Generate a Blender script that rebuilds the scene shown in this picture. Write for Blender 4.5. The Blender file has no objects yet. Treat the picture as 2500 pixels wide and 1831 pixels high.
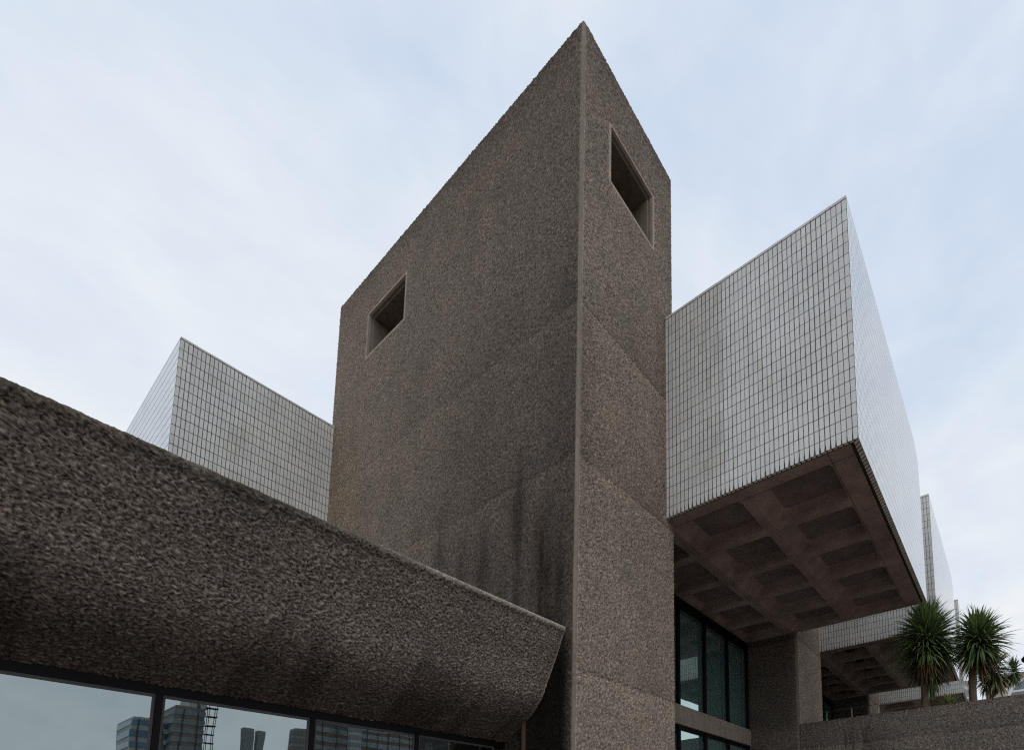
import bpy, math, random
import numpy as np
from mathutils import Vector, Matrix, Euler

random.seed(7)
C = bpy.context.scene.collection
scene = bpy.context.scene

# ------------------------------------------------------------------ helpers
def tag(o, label=None, cat=None, group=None, kind=None):
    if label: o['label'] = label
    if cat: o['category'] = cat
    if group: o['group'] = group
    if kind: o['kind'] = kind
    return o

def thing(name, loc, label, cat, group=None):
    o = bpy.data.objects.new(name, None)
    C.objects.link(o)
    o.location = loc
    o.empty_display_size = 0.3
    return tag(o, label, cat, group)

def attach(o, parent):
    if parent is not None:
        root = parent
        off = Vector((0, 0, 0))
        while root is not None:
            off += Vector(root.location)
            root = root.parent
        o.parent = parent
        o.location = Vector(o.location) - off
    return o

class MB:
    """collects polygons in world coordinates, builds ONE mesh object"""
    def __init__(s):
        s.v = []; s.f = []; s.uv = []; s.m = []
    def face(s, pts, uv=None, mi=0):
        b = len(s.v)
        s.v += [tuple(p) for p in pts]
        s.f.append(tuple(range(b, b + len(pts))))
        s.uv.append(uv if uv else [(p[0] + p[1], p[2]) for p in pts])
        s.m.append(mi)
    def box(s, x0, x1, y0, y1, z0, z1, mi=0):
        P = lambda x, y, z: (x, y, z)
        a = [P(x0,y0,z0),P(x1,y0,z0),P(x1,y1,z0),P(x0,y1,z0),P(x0,y0,z1),P(x1,y0,z1),P(x1,y1,z1),P(x0,y1,z1)]
        for q in ((0,3,2,1),(4,5,6,7),(0,1,5,4),(1,2,6,5),(2,3,7,6),(3,0,4,7)):
            s.face([a[i] for i in q], mi=mi)
    def tube(s, pts, radii, n=10, mi=0, cap=True):
        rings = []
        for i, p in enumerate(pts):
            p = Vector(p)
            d = (Vector(pts[min(i+1, len(pts)-1)]) - Vector(pts[max(i-1, 0)])).normalized()
            a = d.orthogonal().normalized() if i == 0 else (rings[-1][1] - d * rings[-1][1].dot(d)).normalized()
            b = d.cross(a)
            r = radii[i]
            rings.append(([p + (a*math.cos(t) + b*math.sin(t))*r for t in [2*math.pi*k/n for k in range(n)]], a))
        for i in range(len(rings)-1):
            A, B = rings[i][0], rings[i+1][0]
            for k in range(n):
                s.face([A[k], A[(k+1) % n], B[(k+1) % n], B[k]], mi=mi)
        if cap:
            s.face(rings[-1][0], mi=mi); s.face(rings[0][0][::-1], mi=mi)
    def build(s, name, mats, parent=None, smooth=False, bevel=0, weld=True):
        me = bpy.data.meshes.new(name)
        me.from_pydata(s.v, [], s.f)
        if not isinstance(mats, (list, tuple)): mats = [mats]
        for m in mats: me.materials.append(m)
        uvl = me.uv_layers.new(name='UVMap')
        flat = [c for f in s.uv for p in f for c in p]
        uvl.data.foreach_set('uv', flat)
        me.polygons.foreach_set('material_index', s.m)
        if smooth: me.polygons.foreach_set('use_smooth', [True]*len(me.polygons))
        me.update()
        o = bpy.data.objects.new(name, me); C.objects.link(o)
        if weld:
            w = o.modifiers.new('weld', 'WELD'); w.merge_threshold = 0.0005
        if bevel:
            b = o.modifiers.new('bevel', 'BEVEL'); b.width = bevel; b.segments = 2; b.limit_method = 'ANGLE'
        return attach(o, parent)

# ------------------------------------------------------------------ numpy noise for the bush-hammered concrete
def _lat(seed, n=256):
    return np.random.RandomState(seed).rand(n, n)

def vn(x, y, seed):
    L = _lat(seed); n = L.shape[0]
    xi = np.floor(x).astype(int); yi = np.floor(y).astype(int)
    fx = x - xi; fy = y - yi
    fx = fx*fx*(3-2*fx); fy = fy*fy*(3-2*fy)
    a = L[xi % n, yi % n]; b = L[(xi+1) % n, yi % n]; c = L[xi % n, (yi+1) % n]; d = L[(xi+1) % n, (yi+1) % n]
    return (a*(1-fx)+b*fx)*(1-fy) + (c*(1-fx)+d*fx)*fy

def fbm(x, y, seed, oct=4):
    s = 0; a = .5; t = 0
    for i in range(oct):
        s = s + a*vn(x*2**i, y*2**i, seed+i*13); t += a; a *= .5
    return s/t

def worley(x, y, seed):
    JX = _lat(seed); JY = _lat(seed+1); n = 256
    xi = np.floor(x).astype(int); yi = np.floor(y).astype(int)
    F1 = np.full(x.shape, 9.); F2 = np.full(x.shape, 9.)
    for dx in (-1, 0, 1):
        for dy in (-1, 0, 1):
            cx = xi+dx; cy = yi+dy
            px = cx + JX[cx % n, cy % n]; py = cy + JY[cx % n, cy % n]
            d = np.hypot(px-x, py-y)
            F2 = np.where(d < F1, F1, np.minimum(F2, d)); F1 = np.minimum(F1, d)
    return F1, F2

def gn(x, y, seed):
    """2-D gradient noise, about -0.7..0.7"""
    A = _lat(seed)*2*np.pi; n = 256
    xi = np.floor(x).astype(int); yi = np.floor(y).astype(int)
    fx = x - xi; fy = y - yi
    def d(i, j):
        a = A[(xi+i) % n, (yi+j) % n]
        return np.cos(a)*(fx-i) + np.sin(a)*(fy-j)
    ux = fx**3*(fx*(fx*6-15)+10); uy = fy**3*(fy*(fy*6-15)+10)
    a, b, c, e = d(0, 0), d(1, 0), d(0, 1), d(1, 1)
    return (a*(1-ux)+b*ux)*(1-uy) + (c*(1-ux)+e*ux)*uy

def hammer(u, v, seed, cell=.062):
    """0..1 relief of pick-hammered concrete: torn little ridges around small pits; u horizontal, v vertical (metres)"""
    c = cell
    wu = gn(u/(c*1.6), v/(c*1.6), seed+5)*c*.9; wv = gn(u/(c*1.6)+7.3, v/(c*1.6)+3.1, seed+6)*c*.9
    x = u+wu; y = v+wv
    r1 = 1-np.abs(gn(x/c, y/(c*.85), seed))*2.6
    r2 = 1-np.abs(gn(x/(c*.52)+3.7, y/(c*.47)+1.9, seed+1))*2.4
    r3 = gn(x/(c*.30)+.4, y/(c*.30)+.8, seed+2)
    h = .40*np.clip(r1, 0, 1) + .32*np.clip(r2, 0, 1) + .38*r3 + .10
    h = h + .10*gn(u/(c*2.6), v/(c*2.6), seed+3)
    F1, F2 = worley(x/(c*.62), y/(c*.58), seed+30)
    G1, G2 = worley((u-wv)/(c*.40), (v+wu)/(c*.38), seed+33)
    p = .55*np.clip(F1*1.2, 0, 1) + .35*np.clip(G1*1.2, 0, 1) + .22*r3
    return np.clip((.38*h + .62*p - .42)*1.28 + .44, 0, 1.15)

def smooth(a, b, x):
    t = np.clip((x-a)/(b-a), 0, 1); return t*t*(3-2*t)

LIFTS = [-.2, 3.0, 7.16, 10.4]
def lift_tone(u, z, seed, k0=1.):
    """pour lifts: each with a slightly different tone, darker just above the joint"""
    t = np.ones_like(z); zz = z + (vn(u/1.3, z*0, seed+3)-.5)*.07
    rs = np.random.RandomState(seed)
    for L in LIFTS:
        k = rs.uniform(-.04, .04)
        t *= 1 + k*smooth(-.02, .02, zz-L)
        d = zz - L
        fade = (.35 + .65*vn(u/1.1, z*0+3, seed+int(L*10)+50))*k0
        t *= 1 - .34*np.exp(-((d-.02)/.035)**2)*fade
        t *= 1 - .30*smooth(0, .03, d)*np.exp(-np.clip(d, 0, 9)/.8)*fade
        t *= 1 + .15*smooth(0, .03, -d)*np.exp(-np.clip(-d, 0, 9)/.4)
    return t

def colour(t, hue):
    """tone scalar + hue noise -> rgb multiplier (pinkish-brown to greenish-grey)"""
    r = t*(1 + .05*(hue-.5)); g = t*(1 - .01*(hue-.5)); b = t*(1 - .05*(hue-.5))
    return np.stack([r, g, b, np.ones_like(r)], -1)

class Sheets:
    """several displaced grids merged to ONE mesh with vertex tone/cavity attributes"""
    def __init__(s): s.V = []; s.F = []; s.cav = []; s.tone = []; s.n = 0
    def add(s, P, cav, tone, keep=None):
        nu, nv = P.shape[:2]
        idx = np.arange(nu*nv).reshape(nu, nv) + s.n
        q = np.stack([idx[:-1, :-1], idx[1:, :-1], idx[1:, 1:], idx[:-1, 1:]], -1)
        if keep is not None: q = q[keep]
        s.V.append(P.reshape(-1, 3)); s.F.append(q.reshape(-1, 4)); s.cav.append(cav.reshape(-1)); s.tone.append(tone.reshape(-1, 4))
        s.n += nu*nv
    def plain(s, pts, tone=(.8, .8, .8)):
        P = np.array(pts, float).reshape(2, 2, 3)
        s.add(P, np.full((2, 2), .7), np.tile(np.array(list(tone)+[1.]), (2, 2, 1)))
    def build(s, name, mat, parent=None):
        V = np.concatenate(s.V); F = np.concatenate(s.F); cav = np.concatenate(s.cav); tone = np.concatenate(s.tone)
        me = bpy.data.meshes.new(name)
        me.vertices.add(len(V)); me.vertices.foreach_set('co', V.astype(np.float32).ravel())
        me.loops.add(F.size); me.loops.foreach_set('vertex_index', F.astype(np.int32).ravel())
        me.polygons.add(len(F)); me.polygons.foreach_set('loop_start', np.arange(0, F.size, 4, dtype=np.int32))
        me.polygons.foreach_set('loop_total', np.full(len(F), 4, dtype=np.int32))
        me.polygons.foreach_set('use_smooth', np.ones(len(F), dtype=bool))
        me.update(calc_edges=True)
        a = me.attributes.new('cav', 'FLOAT', 'POINT'); a.data.foreach_set('value', cav.astype(np.float32))
        a = me.attributes.new('tone', 'FLOAT_COLOR', 'POINT'); a.data.foreach_set('color', tone.astype(np.float32).ravel())
        me.materials.append(mat); me.validate()
        o = bpy.data.objects.new(name, me); C.objects.link(o)
        return attach(o, parent)

def axis(a, b, step, marks=()):
    pts = sorted(set([a, b] + [m for m in marks if a < m < b]))
    out = [a]
    for p, q in zip(pts[:-1], pts[1:]):
        n = max(1, int(round((q-p)/step)))
        out += list(np.linspace(p, q, n+1)[1:])
    return np.array(out)

def rough_wall(S, O, U, N, u0, u1, z0, z1, step, amp, seed, tonefn, hole=None, smooth_lo=0., smooth_hi=0., smooth_top=0., cell=.066, ztop_jit=.003, zmarks=()):
    """vertical face: P = O + U*u + Z*z, displaced along N"""
    hm = []
    if hole: hm = [hole[0], hole[1]]
    us = axis(u0, u1, step, hm + [u0+smooth_lo, u1-smooth_hi])
    zs = axis(z0, z1, step, ([hole[2], hole[3]] if hole else []) + list(zmarks))
    u, z = np.meshgrid(us, zs, indexing='ij')
    h = hammer(u, z, seed, cell)
    m = np.ones_like(u)
    if smooth_lo: m *= smooth(smooth_lo*.6, smooth_lo*1.3, u-u0)
    if smooth_hi: m *= smooth(smooth_hi*.6, smooth_hi*1.3, u1-u)
    if smooth_top: m *= smooth(smooth_top*.6, smooth_top*1.3, z1-z)
    keep = None
    if hole:
        a, b, c, d = hole
        dx = np.maximum(np.maximum(a-u, u-b), 0); dz = np.maximum(np.maximum(c-z, z-d), 0)
        dd = np.hypot(dx, dz)
        m *= smooth(.05, .10, dd)
        uc = (us[:-1]+us[1:])/2; zc = (zs[:-1]+zs[1:])/2
        UC, ZC = np.meshgrid(uc, zc, indexing='ij')
        keep = ~((UC > a) & (UC < b) & (ZC > c) & (ZC < d))
    disp = amp*(h-.45)*m
    P = np.array(O)[None, None, :] + u[..., None]*np.array(U)[None, None, :] + disp[..., None]*np.array(N)[None, None, :]
    P[..., 2] += z
    P[:, -1, 2] += (vn(us/.07, us*0, seed+70)-.6)*ztop_jit*2
    cav = np.where(m > .0, h*m + .85*(1-m), .85)
    tone = tonefn(u, z)
    S.add(P, cav, tone, keep)

# ------------------------------------------------------------------ materials
def new_mat(name):
    m = bpy.data.materials.new(name); m.use_nodes = True
    nt = m.node_tree
    for n in list(nt.nodes): nt.nodes.remove(n)
    out = nt.nodes.new('ShaderNodeOutputMaterial')
    return m, nt, out

def N(nt, t, **kw):
    n = nt.nodes.new(t)
    for k, v in kw.items():
        if k.startswith('i_'):
            key = k[2:]
            key = int(key) if key.isdigit() else key.replace('_', ' ')
            n.inputs[key].default_value = v
        else: setattr(n, k, v)
    return n

def math_node(nt, op, a, b=None, c=None, clamp=False):
    n = nt.nodes.new('ShaderNodeMath'); n.operation = op; n.use_clamp = clamp
    for i, x in enumerate((a, b, c)):
        if x is None: continue
        if isinstance(x, (int, float)): n.inputs[i].default_value = x
        else: nt.links.new(x, n.inputs[i])
    return n.outputs[0]

def mix_col(nt, fac, a, b, mode='MIX'):
    n = nt.nodes.new('ShaderNodeMix'); n.data_type = 'RGBA'; n.blend_type = mode
    for sock, x in ((n.inputs[0], fac), (n.inputs[6], a), (n.inputs[7], b)):
        if isinstance(x, (int, float)): sock.default_value = x
        elif isinstance(x, tuple): sock.default_value = x if len(x) == 4 else (*x, 1)
        else: nt.links.new(x, sock)
    return n.outputs[2]

def ramp(nt, fac, stops):
    n = nt.nodes.new('ShaderNodeValToRGB')
    e = n.color_ramp.elements
    while len(e) < len(stops): e.new(.5)
    for k, (p, c) in enumerate(stops):
        e[k].position = p; e[k].color = (*c, 1) if len(c) == 3 else c
    nt.links.new(fac, n.inputs[0])
    return n.outputs[0]

def concrete_rough():
    m, nt, out = new_mat('hammered_concrete')
    L = nt.links
    tc = N(nt, 'ShaderNodeTexCoord')
    cav = N(nt, 'ShaderNodeAttribute', attribute_name='cav')
    tone = N(nt, 'ShaderNodeAttribute', attribute_name='tone')
    n1 = N(nt, 'ShaderNodeTexNoise', i_Scale=55., i_Detail=4., i_Roughness=.75); L.new(tc.outputs['Object'], n1.inputs['Vector'])
    vo = N(nt, 'ShaderNodeTexVoronoi', i_Scale=34.); L.new(tc.outputs['Object'], vo.inputs['Vector'])
    n3 = N(nt, 'ShaderNodeTexNoise', i_Scale=1.1, i_Detail=3., i_Roughness=.5); L.new(tc.outputs['Object'], n3.inputs['Vector'])
    base = ramp(nt, cav.outputs['Fac'], [(.10, (.045, .036, .031)), (.34, (.140, .114, .096)), (.60, (.270, .225, .190)), (.92, (.45, .385, .330))])  # pits coloured darker by height: cavity shade and grime painted in
    # aggregate stones: each voronoi cell its own value
    sep = N(nt, 'ShaderNodeSeparateColor'); L.new(vo.outputs['Color'], sep.inputs[0])
    ag = ramp(nt, sep.outputs[0], [(.0, (.62, .60, .60)), (.35, (.92, .89, .86)), (.75, (1.05, 1.02, .98)), (1., (1.45, 1.36, 1.24))])
    c = mix_col(nt, .75, base, ag, 'MULTIPLY')
    sp = ramp(nt, n1.outputs['Fac'], [(.30, (.55, .54, .53)), (.5, (.98, .98, .98)), (.70, (1.5, 1.47, 1.42))])
    c = mix_col(nt, .8, c, sp, 'MULTIPLY')
    lt = ramp(nt, n3.outputs['Fac'], [(.3, (.90, .92, .92)), (.7, (1.08, 1.06, 1.04))])
    c = mix_col(nt, 1., c, lt, 'MULTIPLY')
    c = mix_col(nt, 1., c, tone.outputs['Color'], 'MULTIPLY')
    b = N(nt, 'ShaderNodeBsdfPrincipled', i_Roughness=.93)
    b.inputs['Specular IOR Level'].default_value = .15
    L.new(c, b.inputs['Base Color'])
    bp = N(nt, 'ShaderNodeBump', i_Strength=.55, i_Distance=.012)
    L.new(n1.outputs['Fac'], bp.inputs['Height']); L.new(bp.outputs[0], b.inputs['Normal'])
    L.new(b.outputs[0], out.inputs[0])
    return m

def concrete_smooth(name, col, var=.25, scale=3., bump=.1, streak=True, rough=.85):
    m, nt, out = new_mat(name); L = nt.links
    tc = N(nt, 'ShaderNodeTexCoord')
    mp = N(nt, 'ShaderNodeMapping'); mp.inputs['Scale'].default_value = (6, 6, .5) if streak else (1, 1, 1)
    L.new(tc.outputs['Object'], mp.inputs[0])
    n1 = N(nt, 'ShaderNodeTexNoise', i_Scale=scale, i_Detail=8., i_Roughness=.65); L.new(tc.outputs['Object'], n1.inputs['Vector'])
    n2 = N(nt, 'ShaderNodeTexNoise', i_Scale=1., i_Detail=4.); L.new(mp.outputs[0], n2.inputs['Vector'])
    n3 = N(nt, 'ShaderNodeTexNoise', i_Scale=90., i_Detail=3.); L.new(tc.outputs['Object'], n3.inputs['Vector'])
    f = math_node(nt, 'ADD', math_node(nt, 'MULTIPLY', n1.outputs['Fac'], .55), math_node(nt, 'MULTIPLY', n2.outputs['Fac'], .45))
    lo = tuple(x*(1-var) for x in col); hi = tuple(x*(1+var) for x in col)
    c = ramp(nt, f, [(.32, lo), (.68, hi)])
    c = mix_col(nt, .25, c, ramp(nt, n3.outputs['Fac'], [(.3, (.6, .6, .6)), (.7, (1.3, 1.3, 1.3))]), 'MULTIPLY')
    b = N(nt, 'ShaderNodeBsdfPrincipled', i_Roughness=rough); b.inputs['Specular IOR Level'].default_value = .25
    L.new(c, b.inputs['Base Color'])
    bp = N(nt, 'ShaderNodeBump', i_Strength=bump, i_Distance=.02); L.new(n3.outputs['Fac'], bp.inputs['Height']); L.new(bp.outputs[0], b.inputs['Normal'])
    L.new(b.outputs[0], out.inputs[0])
    return m

def tile_mat(name, w, h, drip=True, jw=.0092, jh=.0072, coat=0., jl=0.):
    """white glazed wall tile, stack bond, uneven dark joints, stains running from the lower edge. UV in metres, v=0 at the lower edge"""
    m, nt, out = new_mat(name); L = nt.links
    uv = N(nt, 'ShaderNodeUVMap'); uv.uv_map = 'UVMap'
    wn = N(nt, 'ShaderNodeTexNoise', i_Scale=5.5, i_Detail=3.); L.new(uv.outputs[0], wn.inputs['Vector'])
    ws = N(nt, 'ShaderNodeSeparateColor'); L.new(wn.outputs['Color'], ws.inputs[0])
    s = N(nt, 'ShaderNodeSeparateXYZ'); L.new(uv.outputs[0], s.inputs[0])
    u = math_node(nt, 'ADD', s.outputs[0], math_node(nt, 'MULTIPLY', math_node(nt, 'SUBTRACT', ws.outputs[0], .5), .016))
    v = math_node(nt, 'ADD', s.outputs[1], math_node(nt, 'MULTIPLY', math_node(nt, 'SUBTRACT', ws.outputs[1], .5), .020))
    un = math_node(nt, 'DIVIDE', u, w); vnn = math_node(nt, 'DIVIDE', v, h)
    fu = math_node(nt, 'FRACT', un); fv = math_node(nt, 'FRACT', vnn)
    iu = math_node(nt, 'FLOOR', un); iv = math_node(nt, 'FLOOR', vnn)
    du = math_node(nt, 'MULTIPLY', math_node(nt, 'MINIMUM', fu, math_node(nt, 'SUBTRACT', 1., fu)), w)
    dv = math_node(nt, 'MULTIPLY', math_node(nt, 'MINIMUM', fv, math_node(nt, 'SUBTRACT', 1., fv)), h)
    # which joint (nearest column) -> its own width and darkness
    jc = math_node(nt, 'ROUND', un)
    jr = math_node(nt, 'ROUND', vnn)
    cmb = N(nt, 'ShaderNodeCombineXYZ'); L.new(jc, cmb.inputs[0]); L.new(iv, cmb.inputs[1])
    wj = N(nt, 'ShaderNodeTexWhiteNoise', noise_dimensions='2D'); L.new(cmb.outputs[0], wj.inputs['Vector'])
    wcol = N(nt, 'ShaderNodeTexWhiteNoise', noise_dimensions='1D'); L.new(jc, wcol.inputs['W'])
    wrow = N(nt, 'ShaderNodeTexWhiteNoise', noise_dimensions='1D'); L.new(jr, wrow.inputs['W'])
    width = math_node(nt, 'ADD', jw*.75, math_node(nt, 'ADD', math_node(nt, 'MULTIPLY', wcol.outputs['Value'], jw*.6), math_node(nt, 'MULTIPLY', wj.outputs['Value'], jw*.12)))
    if drip:
        low = math_node(nt, 'MULTIPLY', math_node(nt, 'MAXIMUM', math_node(nt, 'SUBTRACT', .15, s.outputs[1]), 0.), .09)
        width = math_node(nt, 'ADD', width, math_node(nt, 'MULTIPLY', low, math_node(nt, 'ADD', .5, wcol.outputs['Value'])))
    hw = math_node(nt, 'ADD', jh*.85, math_node(nt, 'MULTIPLY', wrow.outputs['Value'], jh*.4))
    mu = math_node(nt, 'SUBTRACT', 1., math_node(nt, 'SMOOTH_MIN', 1., math_node(nt, 'DIVIDE', du, width), .0), clamp=True)
    mv = math_node(nt, 'SUBTRACT', 1., math_node(nt, 'DIVIDE', dv, hw), clamp=True)
    mask_u = ramp(nt, mu, [(.0, (0, 0, 0)), (.25, (1, 1, 1))])
    mask_v = ramp(nt, mv, [(.0, (0, 0, 0)), (.25, (1, 1, 1))])
    g = math_node(nt, 'MAXIMUM', mask_u, mask_v)
    # tile body
    ct = N(nt, 'ShaderNodeCombineXYZ'); L.new(iu, ct.inputs[0]); L.new(iv, ct.inputs[1])
    wt = N(nt, 'ShaderNodeTexWhiteNoise', noise_dimensions='2D'); L.new(ct.outputs[0], wt.inputs['Vector'])
    body = ramp(nt, wt.outputs['Value'], [(0., (.665, .665, .645)), (.5, (.705, .70, .675)), (.94, (.725, .715, .68)), (1., (.62, .60, .54))])
    big = N(nt, 'ShaderNodeTexNoise', i_Scale=.8, i_Detail=4.); L.new(uv.outputs[0], big.inputs['Vector'])
    body = mix_col(nt, 1., body, ramp(nt, big.outputs['Fac'], [(.3, (.86, .86, .85)), (.7, (1.06, 1.06, 1.06))]), 'MULTIPLY')
    # grime running down the joints
    sm = N(nt, 'ShaderNodeMapping'); sm.inputs['Scale'].default_value = (9, .7, 1); L.new(uv.outputs[0], sm.inputs[0])
    sn = N(nt, 'ShaderNodeTexNoise', i_Scale=1., i_Detail=5.); L.new(sm.outputs[0], sn.inputs['Vector'])
    body = mix_col(nt, .6, body, ramp(nt, sn.outputs['Fac'], [(.28, (.80, .79, .76)), (.5, (1., 1., 1.))]), 'MULTIPLY')
    # joints
    jd = N(nt, 'ShaderNodeTexNoise', i_Scale=2.2, i_Detail=3.); L.new(uv.outputs[0], jd.inputs['Vector'])
    jv = math_node(nt, 'ADD', math_node(nt, 'MULTIPLY', wcol.outputs['Value'], .5), math_node(nt, 'MULTIPLY', jd.outputs['Fac'], .6))
    gu = ramp(nt, jv, [(.2, (.022, .023, .028)), (.6, (.05, .049, .05)), (.92, (.20, .19, .175))])
    gv = ramp(nt, wrow.outputs['Value'], [(0., (.035, .036, .04)), (.7, (.07, .07, .07)), (1., (.20, .195, .18))])
    gc = mix_col(nt, mask_u, gv, gu)
    if jl: gc = mix_col(nt, jl, gc, (.45, .46, .47))
    col = mix_col(nt, g, body, gc)
    b = N(nt, 'ShaderNodeBsdfPrincipled')
    L.new(col, b.inputs['Base Color'])
    L.new(math_node(nt, 'ADD', .09, math_node(nt, 'MULTIPLY', g, .7)), b.inputs['Roughness'])
    b.inputs['IOR'].default_value = 1.6
    b.inputs['Coat Weight'].default_value = coat; b.inputs['Coat Roughness'].default_value = .04; b.inputs['Coat IOR'].default_value = 1.7
    L.new(math_node(nt, 'SUBTRACT', .5, math_node(nt, 'MULTIPLY', g, .4)), b.inputs['Specular IOR Level'])
    hgt = math_node(nt, 'SUBTRACT', math_node(nt, 'MULTIPLY', wn.outputs['Fac'], .4), g)
    bp = N(nt, 'ShaderNodeBump', i_Strength=.5, i_Distance=.006); L.new(hgt, bp.inputs['Height'])
    # every tile is laid a little out of true
    gm = N(nt, 'ShaderNodeNewGeometry')
    vs = N(nt, 'ShaderNodeVectorMath', operation='SUBTRACT'); L.new(wt.outputs['Color'], vs.inputs[0]); vs.inputs[1].default_value = (.5, .5, .5)
    vm = N(nt, 'ShaderNodeVectorMath', operation='SCALE'); L.new(vs.outputs[0], vm.inputs[0]); vm.inputs['Scale'].default_value = .022
    va = N(nt, 'ShaderNodeVectorMath', operation='ADD'); L.new(bp.outputs[0], va.inputs[0]); L.new(vm.outputs[0], va.inputs[1])
    vnm = N(nt, 'ShaderNodeVectorMath', operation='NORMALIZE'); L.new(va.outputs[0], vnm.inputs[0])
    L.new(vnm.outputs[0], b.inputs['Normal'])
    L.new(b.outputs[0], out.inputs[0])
    return m

def simple(name, col, rough=.6, metal=0., var=.15, scale=8., bump=0., spec=.5):
    m, nt, out = new_mat(name); L = nt.links
    tc = N(nt, 'ShaderNodeTexCoord')
    n1 = N(nt, 'ShaderNodeTexNoise', i_Scale=scale, i_Detail=5.); L.new(tc.outputs['Object'], n1.inputs['Vector'])
    c = ramp(nt, n1.outputs['Fac'], [(.3, tuple(x*(1-var) for x in col)), (.7, tuple(x*(1+var) for x in col))])
    b = N(nt, 'ShaderNodeBsdfPrincipled', i_Roughness=rough, i_Metallic=metal); b.inputs['Specular IOR Level'].default_value = spec
    L.new(c, b.inputs['Base Color'])
    if bump:
        bp = N(nt, 'ShaderNodeBump', i_Strength=bump, i_Distance=.02); L.new(n1.outputs['Fac'], bp.inputs['Height']); L.new(bp.outputs[0], b.inputs['Normal'])
    L.new(b.outputs[0], out.inputs[0])
    return m

def glass_mat(name, refl, tint, trans, body=None):
    """coated window glass: part mirror, part see-through, with slight waviness"""
    m, nt, out = new_mat(name); L = nt.links
    tc = N(nt, 'ShaderNodeTexCoord')
    n1 = N(nt, 'ShaderNodeTexNoise', i_Scale=1.3, i_Detail=1.); L.new(tc.outputs['Object'], n1.inputs['Vector'])
    bp = N(nt, 'ShaderNodeBump', i_Strength=.05, i_Distance=.03); L.new(n1.outputs['Fac'], bp.inputs['Height'])
    gl = N(nt, 'ShaderNodeBsdfGlossy', i_Roughness=.008, i_Color=(*tint, 1)); L.new(bp.outputs[0], gl.inputs['Normal'])
    tr = N(nt, 'ShaderNodeBsdfTransparent', i_Color=(*trans, 1))
    base = tr.outputs[0]
    if body:
        df = N(nt, 'ShaderNodeBsdfDiffuse', i_Color=(*body, 1))
        mx0 = N(nt, 'ShaderNodeMixShader', i_0=.5); L.new(tr.outputs[0], mx0.inputs[1]); L.new(df.outputs[0], mx0.inputs[2]); base = mx0.outputs[0]
    dn = N(nt, 'ShaderNodeTexNoise', i_Scale=4., i_Detail=6.); L.new(tc.outputs['Object'], dn.inputs['Vector'])
    fac = math_node(nt, 'ADD', refl-.04, math_node(nt, 'MULTIPLY', dn.outputs['Fac'], .08))
    mx = N(nt, 'ShaderNodeMixShader'); L.new(fac, mx.inputs[0]); L.new(base, mx.inputs[1]); L.new(gl.outputs[0], mx.inputs[2])
    L.new(mx.outputs[0], out.inputs[0])
    return m

M_CON = concrete_rough()
M_SMOOTH = concrete_smooth('smooth_concrete', (.195, .158, .128), .3)
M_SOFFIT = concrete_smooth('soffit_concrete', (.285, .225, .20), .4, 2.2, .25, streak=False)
M_SOFFIT_SHADE = concrete_smooth('coffer_shade_concrete', (.185, .148, .138), .4, 2.6, .25, streak=False)  # soffit concrete again, with the coffer shade put into a darker colour
M_BEAM = concrete_smooth('beam_concrete', (.29, .24, .195), .25, 2.)
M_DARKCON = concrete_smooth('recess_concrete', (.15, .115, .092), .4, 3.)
M_TILE_R = tile_mat('white_tile_wide', .1080, .2487)
M_TILE_L = tile_mat('white_tile_narrow', .0790, .2594, jw=.0060, jh=.0088)
M_TILE_SIDE = tile_mat('white_tile_side', .1080, .2487, drip=False, jw=.0085, jh=.0105, coat=.7)
M_TILE_LS = tile_mat('white_tile_side_far', .1080, .2594, drip=False, jw=.007, jh=.014, coat=.4)
M_CAP = simple('coping_glaze', (.62, .61, .57), .35, var=.1, scale=5.)
M_EDGE = tile_mat('grimy_edge_tile', .108, .2, drip=False, jw=.014, jh=.01)
M_GROUT = simple('dark_joint', (.05, .048, .045), .9)
M_UNDER = simple('tile_underside', (.14, .13, .115), .6, var=.3, scale=10.)
M_FRAME = simple('black_frame', (.006, .006, .007), .55, var=.1, spec=.12)
M_ALU = simple('grey_frame_edge', (.075, .07, .07), .5, 0., var=.15, spec=.2)
M_GLASS = glass_mat('window_glass', .38, (.80, .93, .94), (.40, .42, .42))
M_GLASS_G = glass_mat('green_window_glass', .55, (.78, .98, .96), (.10, .13, .13), body=(.19, .40, .38))
M_ROOF = simple('roof_felt', (.12, .12, .12), .9)
M_METAL = simple('galvanised_metal', (.45, .46, .47), .4, .8)

# ------------------------------------------------------------------ camera (solved from the photograph's vanishing points)
F, CX, CY = 1220.469, 1748.580, 1900.516
R = Matrix(((0.855264, 0.517934, -0.016402), (0.07, -0.085, 0.994), (0.514, -0.851, -0.109)))
def _rot(yaw, pit, roll):
    Rz = Matrix.Rotation(yaw, 3, 'Z'); Rx = Matrix.Rotation(pit, 3, 'X'); Rr = Matrix.Rotation(roll, 3, 'Z')
    base = Matrix(((1, 0, 0), (0, 0, 1), (0, -1, 0)))
    return Rr @ Rx @ base @ Rz
R = _rot(-0.54398209, -0.10911992, 0.01640379)      # world -> camera
CAMPOS = Vector((6.616, -6.102, 0.0))
cam_data = bpy.data.cameras.new('camera'); cam = bpy.data.objects.new('camera', cam_data); C.objects.link(cam)
cam.matrix_world = Matrix.Translation(CAMPOS) @ R.transposed().to_4x4()
cam_data.sensor_fit = 'HORIZONTAL'; cam_data.sensor_width = 36.
cam_data.lens = 36.*F/2500.
cam_data.shift_x = -(CX-1250.)/2500.
cam_data.shift_y = (CY-915.5)/2500.
cam_data.clip_start = .05; cam_data.clip_end = 6000.
scene.camera = cam

GZ = -1.6        # ground level

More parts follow.
